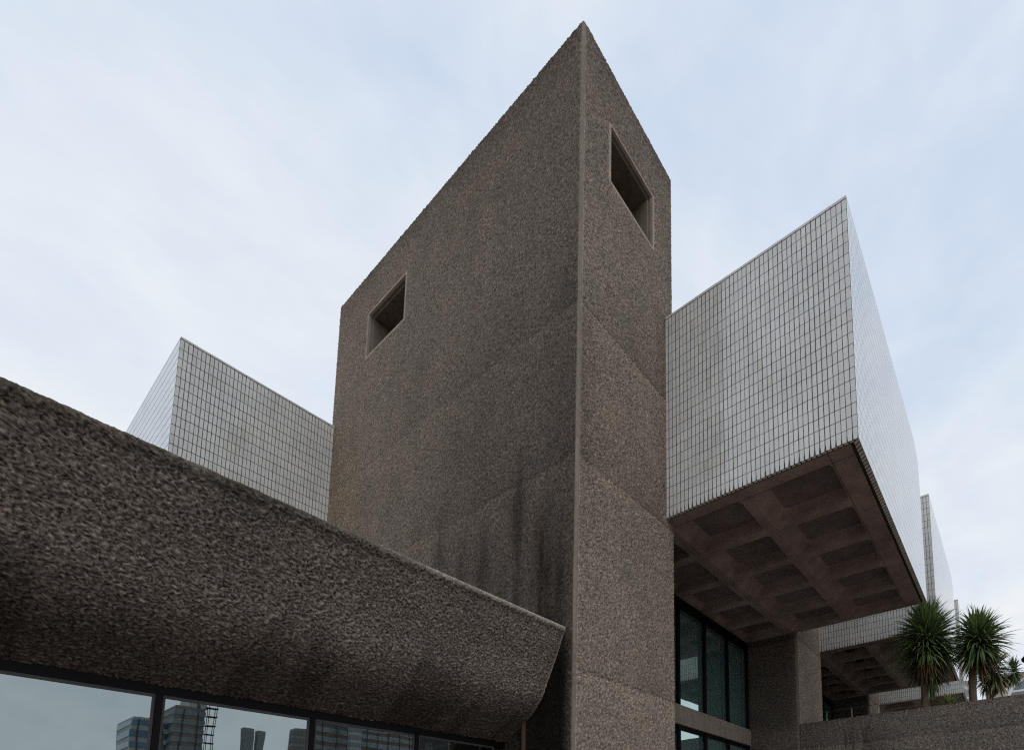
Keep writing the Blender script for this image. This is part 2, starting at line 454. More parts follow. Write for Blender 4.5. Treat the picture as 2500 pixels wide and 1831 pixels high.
# ------------------------------------------------------------------ world and sun
SUN_EL, SUN_AZ = math.radians(48), math.radians(118)     # azimuth measured from +Y towards +X
w = bpy.data.worlds.new('World'); scene.world = w; w.use_nodes = True
nt = w.node_tree
for n in list(nt.nodes): nt.nodes.remove(n)
wo = nt.nodes.new('ShaderNodeOutputWorld')
sky = N(nt, 'ShaderNodeTexSky', sky_type='NISHITA'); sky.sun_disc = False
sky.sun_elevation = SUN_EL; sky.sun_rotation = SUN_AZ
bg1 = N(nt, 'ShaderNodeBackground', i_Strength=.1); nt.links.new(sky.outputs[0], bg1.inputs[0])
tcw = N(nt, 'ShaderNodeTexCoord')
mpw = N(nt, 'ShaderNodeMapping'); mpw.inputs['Scale'].default_value = (1., 1., 1.7); mpw.inputs['Rotation'].default_value = (.2, .5, .3)
nt.links.new(tcw.outputs['Generated'], mpw.inputs[0])
nz = N(nt, 'ShaderNodeTexNoise', i_Scale=2.6, i_Detail=7., i_Roughness=.48, i_Distortion=.25); nt.links.new(mpw.outputs[0], nz.inputs['Vector'])
spw = N(nt, 'ShaderNodeSeparateXYZ'); nt.links.new(tcw.outputs['Generated'], spw.inputs[0])
ccol = ramp(nt, nz.outputs['Fac'], [(.34, (.63, .735, .90)), (.45, (.72, .80, .92)), (.54, (.81, .865, .94)), (.66, (.89, .92, .955))])
hz = ramp(nt, spw.outputs[2], [(.0, (.84, .885, .92)), (.30, (.86, .90, .94)), (.62, (.76, .835, .925)), (.85, (.60, .71, .88))])
nz2 = N(nt, 'ShaderNodeTexNoise', i_Scale=9., i_Detail=6., i_Roughness=.55, i_Distortion=.4); nt.links.new(mpw.outputs[0], nz2.inputs['Vector'])
mott = ramp(nt, nz2.outputs['Fac'], [(.32, (.945, .96, .98)), (.66, (1.05, 1.035, 1.012))])
ccol2 = mix_col(nt, 1., mix_col(nt, .38, ccol, hz), mott, 'MULTIPLY')
bg2 = N(nt, 'ShaderNodeBackground', i_Strength=1.0); nt.links.new(ccol2, bg2.inputs[0])
mxw = N(nt, 'ShaderNodeMixShader', i_0=.95); nt.links.new(bg1.outputs[0], mxw.inputs[1]); nt.links.new(bg2.outputs[0], mxw.inputs[2])
nt.links.new(mxw.outputs[0], wo.inputs[0])

sd = bpy.data.lights.new('sun', 'SUN'); sd.energy = .5; sd.angle = math.radians(25); sd.color = (1, .97, .92)
sun = bpy.data.objects.new('sun', sd); C.objects.link(sun)
dirv = Vector((math.sin(SUN_AZ)*math.cos(SUN_EL), math.cos(SUN_AZ)*math.cos(SUN_EL), math.sin(SUN_EL)))
sun.rotation_euler = dirv.to_track_quat('Z', 'Y').to_euler(); sun.location = (20, -20, 40)

# ------------------------------------------------------------------ ground
g = MB(); g.face([(-1500, -1500, GZ), (1500, -1500, GZ), (1500, 1500, GZ), (-1500, 1500, GZ)])
m, nt, out = new_mat('brick_paving')
tc = N(nt, 'ShaderNodeTexCoord'); bk = N(nt, 'ShaderNodeTexBrick', i_Scale=4.)
nt.links.new(tc.outputs['Object'], bk.inputs['Vector'])
bk.inputs['Color1'].default_value = (.30, .22, .18, 1); bk.inputs['Color2'].default_value = (.25, .19, .16, 1); bk.inputs['Mortar'].default_value = (.09, .08, .07, 1)
pb = N(nt, 'ShaderNodeBsdfPrincipled', i_Roughness=.9); nt.links.new(bk.outputs[0], pb.inputs[0]); nt.links.new(pb.outputs[0], out.inputs[0])
tag(g.build('ground', m), kind='structure')

# ------------------------------------------------------------------ the tower
TX, TY, TZ = -10.82, 3.04, 16.92
CH = .038     # chamfer leg on the main arris

def tone_left(u, z):            # u = X (negative to the left)
    t = .90*lift_tone(u, z, 11, .25+.6*smooth(-5., -.5, u))
    t *= .94 + .16*fbm(u/2.2, z/2.2, 101)
    # broad vertical weathering
    t *= .93 + .16*fbm(u/.7, z/4.5, 131)
    # paler and warmer towards the far corner, darker towards the near arris
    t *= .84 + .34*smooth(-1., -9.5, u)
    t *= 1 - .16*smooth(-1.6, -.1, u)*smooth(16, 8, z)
    # grime under the flat top
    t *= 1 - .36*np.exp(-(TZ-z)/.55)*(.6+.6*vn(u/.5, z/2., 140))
    # dark water streaks low on the wall
    for (x0, w0, zt, zb, k) in ((-4.5, .22, 8.6, 6.4, .50), (-3.54, .20, 7.5, 5.2, .52), (-2.80, .17, 7.7, 5.2, .55), (-1.62, .17, 8.6, 3.6, .68), (-2.2, .12, 6.2, 4.0, .35),
                                (-.86, .20, 7.8, 3.0, .72), (-.42, .13, 6.6, 3.0, .60), (-5.6, .25, 8.4, 7.0, .30), (-1.2, .10, 6.0, 3.4, .35)):
        xc = x0 + .16*gn(z/1.3+x0, z*0+x0, 154) + .03*gn(z/.25, z*0+x0, 155)
        ww = 1.25*w0*(.55+.9*vn(z/.9+x0*3, z*0+x0, 156))
        env = smooth(zt, zt-1.8, z+.8*vn(u/.15, z*0, 152))*smooth(zb-1.2, zb+.2, z)
        m_ = np.exp(-((u-xc)/ww)**2)*env*(.55+.6*vn(u/.12, z/.5, 157))
        t *= 1 - k*np.clip(m_, 0, 1)
    t *= 1 - .17*smooth(-7.0, -2.5, u)*smooth(13., 9., z)
    t *= 1 - .20*smooth(-5.8, -3., u)*smooth(9.2, 6., z+1.5*fbm(u/.5, z/2., 159))
    t *= 1 - .10*fbm(u/.3, z/3., 158)
    # corner below the curved parapet: wet stains plus its shade, painted nearly black
    damp_shade = smooth(4.6, 3.2, z+.5*vn(u/.2, z/1., 160))*smooth(-2.6, -.9, u)*smooth(-.02, -.32, u)
    t *= 1 - .88*damp_shade
    c = colour(t, fbm(u/1.2, z/1.2, 170)*.7+.15)
    warm = smooth(-7.5, -10., u)*smooth(13.2, 10, z)*.12 + smooth(-8, -10, u)*.03
    c[..., 0] *= 1+warm*.8; c[..., 1] *= 1+warm*.55; c[..., 2] *= 1-warm*.15
    return c

def tone_right(u, z):           # u = Y
    t = 1.10*lift_tone(u, z, 12, .9)
    t *= .94 + .15*fbm(u/1.6+9, z/1.6, 201)
    t *= .93 + .14*fbm(u/.5, z/3.5, 231)
    t *= 1 - .34*np.exp(-(TZ-z)/.5)*(.6+.6*vn(u/.4, z/2., 240))
    t *= 1 - .16*smooth(2.2, 3.04, u)*smooth(13, 12.6, z)*smooth(6.8, 8, z)
    t *= 1 - .22*smooth(.9, .0, u)*smooth(10.8, 10., z)*smooth(6.4, 7.4, z)
    t *= 1 - .16*smooth(11, 15.5, z)
    t *= 1 + .10*smooth(6.5, 3.0, z)
    return colour(t, fbm(u/1.2, z/1.2, 270)*.9)

tower = thing('concrete_tower', (0, 0, GZ), 'tall flat-topped rough concrete tower with a sharp pale corner and two square openings', 'tower')
HL = (-8.83, -6.80, 14.08, 15.44)       # left opening on plane Y=0
HR = (.84, 2.27, 14.10, 15.47)          # right opening on plane X=0
S = Sheets()
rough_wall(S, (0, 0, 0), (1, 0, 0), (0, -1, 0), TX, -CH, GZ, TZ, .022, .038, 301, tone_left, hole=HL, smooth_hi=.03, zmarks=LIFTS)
rough_wall(S, (0, 0, 0), (0, 1, 0), (1, 0, 0), CH, TY, GZ, TZ, .022, .033, 311, tone_right, hole=HR, smooth_lo=.03, zmarks=LIFTS)
S.plain([(TX, 0, TZ-.02), (TX, TY, TZ-.02), (0, 0, TZ-.02), (0, TY, TZ-.02)])
S.plain([(TX, TY, GZ), (TX, TY, TZ-.01), (0, TY, GZ), (0, TY, TZ-.01)])
S.plain([(TX, 0, GZ), (TX, 0, TZ-.01), (TX, TY, GZ), (TX, TY, TZ-.01)])
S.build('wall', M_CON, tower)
# smooth chamfered arris with a softly uneven line
b = MB()
zs = np.arange(GZ, TZ+.001, .12)
def arris(z):
    j = (vn(np.array([z/.35]), np.array([0.]), 411)[0]-.5)*.02
    return [(-CH-.012, -.004, z), (-CH*.45+j, -.5*CH*.05-.012, z), (j*.5+.002, .012, z), (.012, CH*.5, z), (.004, CH+.012, z)]
for a, c in zip(zs[:-1], list(zs[1:])):
    A, B = arris(a), arris(c)
    for k in range(4): b.face([A[k], A[k+1], B[k+1], B[k]])
b.build('corner_arris', concrete_smooth('pale_arris', (.25, .205, .165), .35, 9., .5), tower, smooth=True)

def recess(parent, P, U, Nin, u0, u1, z0, z1, depth):
    """splayed smooth frame and deep reveal; P+U*u on the wall plane, Nin points into the wall"""
    P = Vector(P); U = Vector(U); Nn = Vector(Nin); Z = Vector((0, 0, 1))
    q = lambda u, z, d: P + U*u + Z*z + Nn*d
    fr = MB()
    rings = [(0, -.006), (.028, .03), (.036, .035), (.04, .10), (.075, .105)]
    def ring(i, d): return [q(u0+i, z0+i, d), q(u1-i, z0+i, d), q(u1-i, z1-i, d), q(u0+i, z1-i, d)]
    rr = [ring(i, d) for i, d in rings]
    for A, B in zip(rr[:-1], rr[1:]):
        for k in range(4): fr.face([A[k], A[(k+1) % 4], B[(k+1) % 4], B[k]])
    o = fr.build('window_opening', M_SMOOTH, parent)
    rv = MB()
    A = ring(.075, .105); B = ring(.075, depth)
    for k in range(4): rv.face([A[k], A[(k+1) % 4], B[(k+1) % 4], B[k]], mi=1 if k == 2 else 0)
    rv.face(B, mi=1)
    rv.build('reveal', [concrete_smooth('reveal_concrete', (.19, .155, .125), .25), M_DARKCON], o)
recess(tower, (0, 0, 0), (1, 0, 0), (0, 1, 0), *HL, 2.6)
recess(tower, (0, 0, 0), (0, 1, 0), (-1, 0, 0), *HR, 3.2)
r = MB(); r.tube([(-.01, 1.56, 15.96), (.24, 1.60, 15.98)], [.008, .006], 6)
tag(r.build('steel_rod', M_METAL), 'thin pale metal rod sticking out of the tower above its right opening', 'rod')

# ------------------------------------------------------------------ white tiled blocks with coffered soffits
TZB, TZT, LX = 7.385, 12.59, 4.51       # tile field bottom/top, projecting face

def rounded_rect(cx, cy, hx, hy, r, n=5):
    pts = []
    for sx, sy, a0 in ((1, 1, 0), (-1, 1, 90), (-1, -1, 180), (1, -1, 270)):
        for k in range(n+1):
            a = math.radians(a0 + 90*k/n)
            pts.append((cx + sx*(hx-r) + r*math.cos(a), cy + sy*(hy-r) + r*math.sin(a)))
    return pts

def block(y0, y1, x_in, label, group, fineness=True):
    t = thing('tiled_block', (LX/2, (y0+y1)/2, TZB), label, 'building block', group)
    top = TZT; RR = .85
    # near wall
    a = MB()
    a.face([(0, y0, TZB), (LX, y0, TZB), (LX, y0, top), (0, y0, top)], [(0-LX, 0), (0, 0), (0, top-TZB), (0-LX, top-TZB)])
    a.build('tiled_wall', M_TILE_R, t)
    # projecting side wall with rounded far top corner
    prof = [(y0, TZB), (y1, TZB)] + [(y1-RR+RR*math.cos(k*math.pi/16), top+.07-RR+RR*math.sin(k*math.pi/16)) for k in range(9)] + [(y0, top+.07)]
    a = MB()
    a.face([(LX, y, z) for y, z in prof], [(y-y0, z-TZB) for y, z in prof])
    a.build('tiled_wall', M_TILE_SIDE, t)
    # back wall, curved crown, roof
    a = MB()
    for (p, q) in zip(prof[1:-1], prof[2:]):
        L = math.hypot(p[0]-q[0], p[1]-q[1])
        if abs(q[1]-p[1]) < 1e-6: q2 = (y0+.25, q[1])
        else: q2 = q
        a.face([(LX, p[0], p[1]), (LX, q2[0], q2[1]), (x_in, q2[0], q2[1]), (x_in, p[0], p[1])], [(0, p[1]), (0, q2[1]), (LX, q2[1]), (LX, p[1])], 1 if q2[1] >= top else 0)
    a.build('roof', [M_TILE_SIDE, M_ROOF], t)
    # coping stones along the top of the near wall: three tiles to a stone
    a = MB(); x = LX; k = 0; W = .1080
    while x > .02:
        n = (3, 1, 3, 3, 3, 3)[k] if k < 6 else 3
        x2 = max(0., x-n*W)
        jz = random.uniform(-.003, .003); jy = random.uniform(-.002, .002)
        a.box(x2+.005, x-.005, y0-.006+jy, y0+.24, top+.008, top+.075+jz)
        x = x2; k += 1
    a.build('coping', M_CAP, t, bevel=.006)
    a = MB(); a.box(0.004, LX-.012, y0-.002, y0+.235, top-.003, top+.05); a.build('coping_bed', M_GROUT, t)
    # underside lip of the tile skin + shadow groove
    a = MB()
    lip = .11
    a.face([(0, y0, TZB), (LX, y0, TZB), (LX-lip, y0+lip*.55, TZB+.004), (0, y0+lip*.55, TZB+.004)], [(0, .1), (LX, .1), (LX-lip, .04), (0, .04)])
    a.face([(LX, y0, TZB), (LX, y1, TZB), (LX-lip, y1-.02, TZB+.004), (LX-lip, y0+lip*.55, TZB+.004)], [(0, .15), (y1-y0, .15), (y1-y0, .05), (0, .05)])
    a.build('edge_tiles', M_EDGE, t)
    gx, gy = LX-lip, y0+lip*.55
    a = MB()
    a.face([(0, gy, TZB+.004), (gx, gy, TZB+.004), (gx, gy, TZB+.12), (0, gy, TZB+.12)])
    a.face([(gx, gy, TZB+.004), (gx, y1, TZB+.004), (gx, y1, TZB+.12), (gx, gy, TZB+.12)])
    a.face([(x_in, gy, TZB+.12), (gx, gy, TZB+.12), (gx, gy+.05, TZB+.12), (x_in, gy+.05, TZB+.12)])
    a.face([(gx-.08, gy+.05, TZB+.12), (gx, gy+.05, TZB+.12), (gx, y1, TZB+.12), (gx-.08, y1, TZB+.12)])
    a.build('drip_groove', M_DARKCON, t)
    # coffered soffit
    sx1, sy0, sy1 = gx-.075, gy+.045, y1
    zf = TZB+.02; nY = 5
    pY = (sy1-.10-(sy0+.17))/nY
    ycs = [sy0+.17+pY*(i+.5) for i in range(nY)]
    xcs = [2.91, .80, -1.38]
    xb = [sx1, 1.855, -.29, -2.46]
    yb = [sy0] + [sy0+.17+pY*i for i in range(1, nY)] + [sy1]
    a = MB()
    for i in range(3):
        if xb[i+1] < x_in-1.: continue
        for j in range(nY):
            xa, xc = max(xb[i+1], -2.46), xb[i]
            ya, yc = yb[j], yb[j+1]
            hx, hy = .935, pY/2-.125
            ring = rounded_rect(xcs[i], ycs[j], hx, hy, .13)
            n = len(ring)
            outer = []
            for (px, py) in ring:
                dx = (px-xcs[i])/hx; dy = (py-ycs[j])/hy
                if abs(dx) > abs(dy):
                    outer.append((xc if dx > 0 else xa, min(max(ycs[j]+(dy/abs(dx))*(yc-ya)/2, ya), yc)))
                else:
                    outer.append((min(max(xcs[i]+(dx/abs(dy))*(xc-xa)/2, xa), xc), yc if dy > 0 else ya))
            for k in range(n):
                k2 = (k+1) % n
                a.face([(*outer[k], zf), (*outer[k2], zf), (*ring[k2], zf), (*ring[k], zf)])
                if outer[k][0] != outer[k2][0] and outer[k][1] != outer[k2][1]:
                    cx_ = xc if max(outer[k][0], outer[k2][0]) == xc and outer[k][0]+outer[k2][0] > 2*xcs[i] else xa
                    cy_ = yc if outer[k][1]+outer[k2][1] > 2*ycs[j] else ya
                    a.face([(*outer[k], zf), (cx_, cy_, zf), (*outer[k2], zf)])
            levels = [(ring, 0.)]
            for q_ in range(1, 8):
                tt = q_/7*math.pi/2; e = (q_/7)**1.15
                il, ir, iy = .40*e+.012, .07*e+.008, .07*e+.008
                levels.append((rounded_rect(xcs[i]+(il-ir)/2, ycs[j], hx-(il+ir)/2, hy-iy, .13), .30*math.sin(tt)))
            for (A, za), (B, zb_) in zip(levels[:-1], levels[1:]):
                for k in range(n):
                    k2 = (k+1) % n
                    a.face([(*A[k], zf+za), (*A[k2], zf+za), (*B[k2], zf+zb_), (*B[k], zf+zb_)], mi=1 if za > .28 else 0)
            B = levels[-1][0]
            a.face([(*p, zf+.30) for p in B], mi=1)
    # rim
    a.face([(sx1, sy0, zf), (sx1, sy1, zf), (sx1, sy1, zf+.12), (sx1, sy0, zf+.12)])
    a.face([(x_in, sy0, zf), (sx1, sy0, zf), (sx1, sy0, zf+.12), (x_in, sy0, zf+.12)])
    for (xa, xc, ya, yc) in ((x_in, sx1, sy0+.30, sy0+.312), (3.868, 3.88, sy0, sy1)):
        a.face([(xa, ya, zf-.003), (xc, ya, zf-.003), (xc, yc, zf-.003), (xa, yc, zf-.003)], mi=2)
    a.build('coffered_soffit', [M_SOFFIT, M_SOFFIT_SHADE, M_GROUT], t)
    if y0 > 10:
        for i in (1, 2):
            for j in range(nY):
                c = MB(); c.box(xcs[i]+.02, xcs[i]+.34, ycs[j]-.14, ycs[j]+.14, zf+.12, zf+.295); c.build('light_fitting', M_FRAME, t, bevel=.02)
    return t

G = 'white tiled blocks jutting out between the concrete piers'
block(2.778, 10.86, -2.46, 'large white tiled block with coffered concrete underside jutting out right beside the tower', G)
block(13.27, 20.94, -2.46, 'second white tiled block, half hidden behind the nearer one and above the spiky palm', G)
block(23.50, 31.2, -2.46, 'farthest white tiled block, only a low strip of it seen behind the palm trunk', G)

# joint marks on the soffit: fine line parallel to the near edge
# left block (other side of the tower)
t = thing('tiled_block', (-13, -1.6, TZB), 'white tiled block rising behind the curved parapet on the left of the tower', 'building block')
XL, YL0 = -10.651, -3.328
lt = 12.63
a = MB(); a.face([(XL, YL0, TZB-.4), (XL, .02, TZB-.4), (XL, .02, lt), (XL, YL0, lt)], [(0, TZB-.4-lt+21*.2594), (3.348, TZB-.4-lt+21*.2594), (3.348, 21*.2594), (0, 21*.2594)])
a.build('tiled_wall', M_TILE_L, t)
a = MB(); a.face([(XL-9, YL0, TZB-.4), (XL, YL0, TZB-.4), (XL, YL0, lt+.05), (XL-9, YL0, lt+.05)], [(-9, TZB-.4-lt+21*.2594), (0, TZB-.4-lt+21*.2594), (0, 21*.2594+.05), (-9, 21*.2594+.05)])
a.build('tiled_wall', M_TILE_LS, t)
a = MB(); a.box(XL-9, XL-.03, YL0+.03, 3., TZB-.3, lt-.05); a.build('roof', M_ROOF, t)
a = MB(); y = YL0; k = 0
while y < 0:
    n = 1 if k == 1 else 3
    y2 = min(.02, y+n*.079)
    a.box(XL-.2, XL+.006+random.uniform(-.002, .002), y+.005, y2-.005, lt+.008, lt+.066+random.uniform(-.003, .003))
    y = y2; k += 1
a.build('coping', M_CAP, t, bevel=.006)
a = MB(); a.box(XL-.19, XL+.003, YL0+.01, .0, lt-.004, lt+.045); a.build('coping_bed', M_GROUT, t)
t['label'] = 'white tiled block rising behind the curved parapet on the left of the tower'

# ------------------------------------------------------------------ rough piers, recessed walls, glass walls
def tone_pier_r(u, z):
    t = 1.30*lift_tone(u, z, 13)*(.9+.22*fbm(u/1., z/1., 501))
    return colour(t, fbm(u, z, 502)*.9)
def tone_wall_dark(u, z):
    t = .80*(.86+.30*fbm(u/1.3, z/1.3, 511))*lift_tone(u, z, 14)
    t *= 1 - .42*smooth(.25, -.5, u)*smooth(3.4, 4.2, z)  # shade of the recess under the block painted into the tone
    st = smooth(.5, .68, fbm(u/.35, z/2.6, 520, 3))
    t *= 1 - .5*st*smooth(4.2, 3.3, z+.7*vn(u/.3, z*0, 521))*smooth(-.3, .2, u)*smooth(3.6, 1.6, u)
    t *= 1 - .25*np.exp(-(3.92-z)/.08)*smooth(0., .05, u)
    c = colour(t, fbm(u, z, 512)*.6+.2); c[..., 0] *= .955; c[..., 2] *= 1.04
    return c

piers = [(10.78, 13.35, 'rough concrete pier with a pale lit side under the end of the big tiled block'),
         (21.20, 23.62, 'farther concrete pier, a short pale stub behind the glass railing')]
for k, (ya, yb_, lab) in enumerate(piers):
    t = thing('concrete_pier', (-1, ya, GZ), lab, 'pier', 'concrete piers carrying the tiled blocks')
    S = Sheets()
    st = .023 if k == 0 else .05
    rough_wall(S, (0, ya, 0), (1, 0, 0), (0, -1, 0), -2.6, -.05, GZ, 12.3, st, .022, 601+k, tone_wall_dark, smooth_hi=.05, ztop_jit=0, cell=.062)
    rough_wall(S, (0, 0, 0), (0, 1, 0), (1, 0, 0), ya+.05, yb_, GZ, 12.3, st, .018, 611+k, tone_pier_r, smooth_lo=.04, ztop_jit=0, cell=.055)
    S.plain([(-2.6, yb_, GZ), (0, yb_, GZ), (-2.6, yb_, 12.3), (0, yb_, 12.3)])
    S.build('wall', M_CON, t)
    a = MB(); a.face([(-.06, ya-.003, GZ), (0.003, ya+.06, GZ), (0.003, ya+.06, 12.3), (-.06, ya-.003, 12.3)])
    a.build('corner_arris', M_SMOOTH, t)

# terrace parapet
par = thing('parapet_wall', (4, 10.9, GZ), 'rough brown concrete parapet wall at lower right with plants growing behind its top edge', 'wall')
S = Sheets()
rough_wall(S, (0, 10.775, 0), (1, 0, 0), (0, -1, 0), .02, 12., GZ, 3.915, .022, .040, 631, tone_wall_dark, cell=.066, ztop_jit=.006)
# top, slightly dished
us = axis(.02, 12., .05); vs = np.linspace(0, .38, 6); U_, V_ = np.meshgrid(us, vs, indexing='ij')
P = np.stack([U_, 10.775+V_, 3.905+0*U_+.006*vn(U_/.1, V_/.1, 640)], -1)
S.add(P, np.full(U_.shape, .75), colour(np.full(U_.shape, .9), np.full(U_.shape, .5)))
S.plain([(.02, 11.155, GZ), (12, 11.155, GZ), (.02, 11.155, 3.9), (12, 11.155, 3.9)])
S.build('wall', M_CON, par)

def glass_wall(y0, y1, lab, with_beam=True):
    X = -2.17
    t = thing('glass_wall', (X, (y0+y1)/2, 0), lab, 'glazed wall', 'dark framed glass walls recessed under the tiled blocks')
    ys = [y0] + [y for y in np.arange(10.66-12*1.515, 10.7, 1.515)+(y1-10.78) if y0+.3 < y < y1+.01]
    for (za, zb_) in ((3.93, 7.36), (-.2, 3.33)):
        for a_, b_ in zip(ys[:-1], ys[1:]):
            a = MB(); a.face([(X, a_, za), (X, b_, za), (X, b_, zb_), (X, a_, zb_)]); a.build('pane', M_GLASS_G, t)
        for y in ys[1:]:
            a = MB(); a.box(X-.10, X+.15, y-.045, y+.045, za, zb_); a.build('mullion', M_FRAME, t, bevel=.008)
            a = MB(); a.box(X+.004, X+.04, y-.085, y-.048, za+.03, zb_-.30); a.build('frame_edge', M_ALU, t)
    a = MB(); a.box(X-.10, X+.08, y0, y1, 7.10, 7.42); a.build('head_frame', M_FRAME, t)
    a = MB(); a.box(X+.006, X+.03, y0, y1, 6.98, 7.02); a.build('head_rail', M_ALU, t)
    a = MB(); a.box(X-.10, X+.10, y0, y1, 3.22, 3.36); a.build('head_frame', M_FRAME, t)
    a = MB(); a.box(X-.08, X+.07, y0, y1, 3.90, 3.97); a.build('sill_frame', M_FRAME, t)
    a = MB(); a.box(X-.5, X-.38, y0, y1, -.2, 7.3); a.build('inner_blind', simple('inner_wall', (.10, .14, .14), .8), t)
    bm = thing('concrete_beam', (X, (y0+y1)/2, 3.6), 'smooth pale concrete beam between the two rows of '+('green glass windows right of the tower' if y0 < 8 else 'windows behind the farther tiled block'), 'beam')
    a = MB(); a.box(X-.3, -1.98, y0, y1-.02, 3.315, 3.925); a.build('spandrel', M_BEAM, bm, bevel=.012)
    for y in (8.1, 9.55):
        if y0 < 8:
            a = MB(); a.box(-1.981, -1.976, y-.006, y+.006, 3.33, 3.91); a.build('joint', simple('beam_joint', (.40, .36, .32), .8), bm)
glass_wall(3.06, 10.78, 'green glass windows in black frames recessed between the tower and the next pier')
glass_wall(13.36, 21.2, 'dark glass wall in deep shade under the second tiled block')

# ------------------------------------------------------------------ curved parapet in the foreground
prof = [(-.75, 3.30), (-.72, 3.74), (-.70, 3.79), (-.30, 3.80), (-.245, 3.797), (-.228, 3.775), (-.240, 3.72), (-.287, 3.657), (-.350, 3.50), (-.416, 3.343), (-.488, 3.205), (-.562, 3.068), (-.634, 2.925),
        (-.705, 2.787), (-.745, 2.69), (-.795, 2.600), (-.860, 2.51), (-.940, 2.425), (-1.050, 2.32), (-1.17, 2.228), (-1.31, 2.145), (-1.48, 2.05), (-1.69, 1.935), (-1.95, 1.81)]
PR = np.array(prof)
# smooth the polyline and resample by arc length
seg = np.hypot(*np.diff(PR, axis=0).T); s0 = np.concatenate([[0], np.cumsum(seg)])
sv = axis(0, s0[-1], .0125)
px = np.interp(sv, s0, PR[:, 0]); pz = np.interp(sv, s0, PR[:, 1])
def blur(a, k=12):
    p = np.pad(a, (k, k), mode='edge'); w_ = np.hanning(2*k+1); w_ /= w_.sum()
    return np.convolve(p, w_, mode='valid')
s_top = s0[4]
mixw = smooth(s_top+.10, s_top+.35, sv)
px2 = px*(1-mixw)+blur(px)*mixw; pz2 = pz*(1-mixw)+blur(pz)*mixw
dxs = np.gradient(px2); dzs = np.gradient(pz2); nl = np.hypot(dxs, dzs)
nx, nz_ = -dzs/nl, dxs/nl
nx, nz_ = np.where(True, nx, nx), nz_
# outward = towards +X / -Z on the outer face
sgn = np.sign(nx[len(nx)//2]); nx, nz_ = nx*sgn, nz_*sgn
yv = np.concatenate([axis(-16, -6.9, .06)[:-1], axis(-6.9, -.004, .0125)])
Yg, Sg = np.meshgrid(yv, sv, indexing='ij')
h = hammer(Yg, Sg, 701, .054) 
h2 = fbm(Yg/.5, Sg/.5, 730)
face = smooth(s_top-.03, s_top+.10, Sg)
edge = smooth(.015, .06, -.0-Yg)                     # smooth arris where it meets the tower
topd = np.abs(Sg-s0[5])
rough_m = smooth(.004, .07, topd)*.85+.15
rough_m = (rough_m + (1-rough_m)*.8*smooth(-2., -3.5, Yg))*edge
disp = (.048*(h-.45) + .010*(h2-.5))*rough_m*(.35+.65*face)
Xg = px2[None, :] + disp*nx[None, :]; Zg = pz2[None, :] + disp*nz_[None, :]
Zg += (vn(Yg/.09, Yg*0, 741)-.5)*.010*np.exp(-(topd/.06)**2)*smooth(-1., -4., Yg)
P = np.stack([Xg, Yg, Zg], -1)
t_ = .96*(.90+.20*fbm(Yg/1.0, Sg/1.0, 751))
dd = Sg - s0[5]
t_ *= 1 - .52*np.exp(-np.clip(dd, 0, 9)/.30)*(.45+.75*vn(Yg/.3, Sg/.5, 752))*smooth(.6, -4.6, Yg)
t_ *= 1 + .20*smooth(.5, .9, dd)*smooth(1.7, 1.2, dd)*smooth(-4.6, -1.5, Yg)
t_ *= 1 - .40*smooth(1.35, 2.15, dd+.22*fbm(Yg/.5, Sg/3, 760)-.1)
stv = smooth(.52, .68, fbm(Yg/.30, Sg/3.5, 753, 3))
t_ *= 1 - .34*stv*smooth(.7, 1.5, dd)
t_ *= 1 - .08*smooth(-3.5, -6., Yg)
t_ *= 1 + .22*smooth(-.06, -.02, Yg)
tc_ = colour(t_, .5+.35*(fbm(Yg/.6, Sg/.6, 761)-.5)); tc_[..., 0] *= .955; tc_[..., 2] *= 1.05
moss = np.exp(-np.clip(dd, 0, 9)/.12)*smooth(-1.5, -5, Yg)*vn(Yg/.2, Sg/.2, 771)
tc_[..., 0] *= 1-.05*moss; tc_[..., 2] *= 1-.10*moss
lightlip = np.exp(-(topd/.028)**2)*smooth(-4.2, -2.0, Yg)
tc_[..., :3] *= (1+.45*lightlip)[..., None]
lit = (1-edge)*.35
cav = h*rough_m + .80*(1-rough_m)
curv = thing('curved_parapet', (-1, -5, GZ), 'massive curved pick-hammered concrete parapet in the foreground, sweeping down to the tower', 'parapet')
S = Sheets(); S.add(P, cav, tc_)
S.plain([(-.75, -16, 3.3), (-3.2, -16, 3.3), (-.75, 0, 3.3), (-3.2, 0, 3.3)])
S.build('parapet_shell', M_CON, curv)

# ------------------------------------------------------------------ windows below the curved parapet
XW = -1.90
win = thing('ribbon_window', (XW, -5, 0), 'long row of dark framed mirror-like windows under the curved parapet', 'window')
mull = [-15.2+.0, -13.4, -11.95, -10.5, -9.02, -7.55, -6.07, -4.592, -3.107, -1.668, -.20]
zb0, zt0 = -.6, 1.69
a = MB(); a.box(XW-.12, XW+.02, -16, -.0, zt0+.035, 1.90); a.build('head_frame', M_FRAME, win)
a = MB(); a.box(XW-.02, XW+.012, -16, -.16, zt0-.002, zt0+.034); a.build('head_rail', M_ALU, win)
for i, y in enumerate(mull):
    a = MB(); a.box(XW-.10, XW+.045, y-.028, y+.028, zb0, zt0+.035); a.build('mullion', M_FRAME, win, bevel=.004)
    for s_ in (-1, 1):
        a = MB(); a.box(XW-.02, XW+.02, min(y+s_*.03, y+s_*.052), max(y+s_*.03, y+s_*.052), zb0, zt0-.003); a.build('frame_edge', M_ALU, win)
    if i:
        a = MB(); a.face([(XW, mull[i-1]+.052, zb0), (XW, y-.052, zb0), (XW, y-.052, zt0), (XW, mull[i-1]+.052, zt0)]); a.build('pane', M_GLASS, win)
a = MB(); a.box(XW-.12, XW+.1, -16, 0, zb0-.1, zb0); a.build('sill', M_FRAME, win)
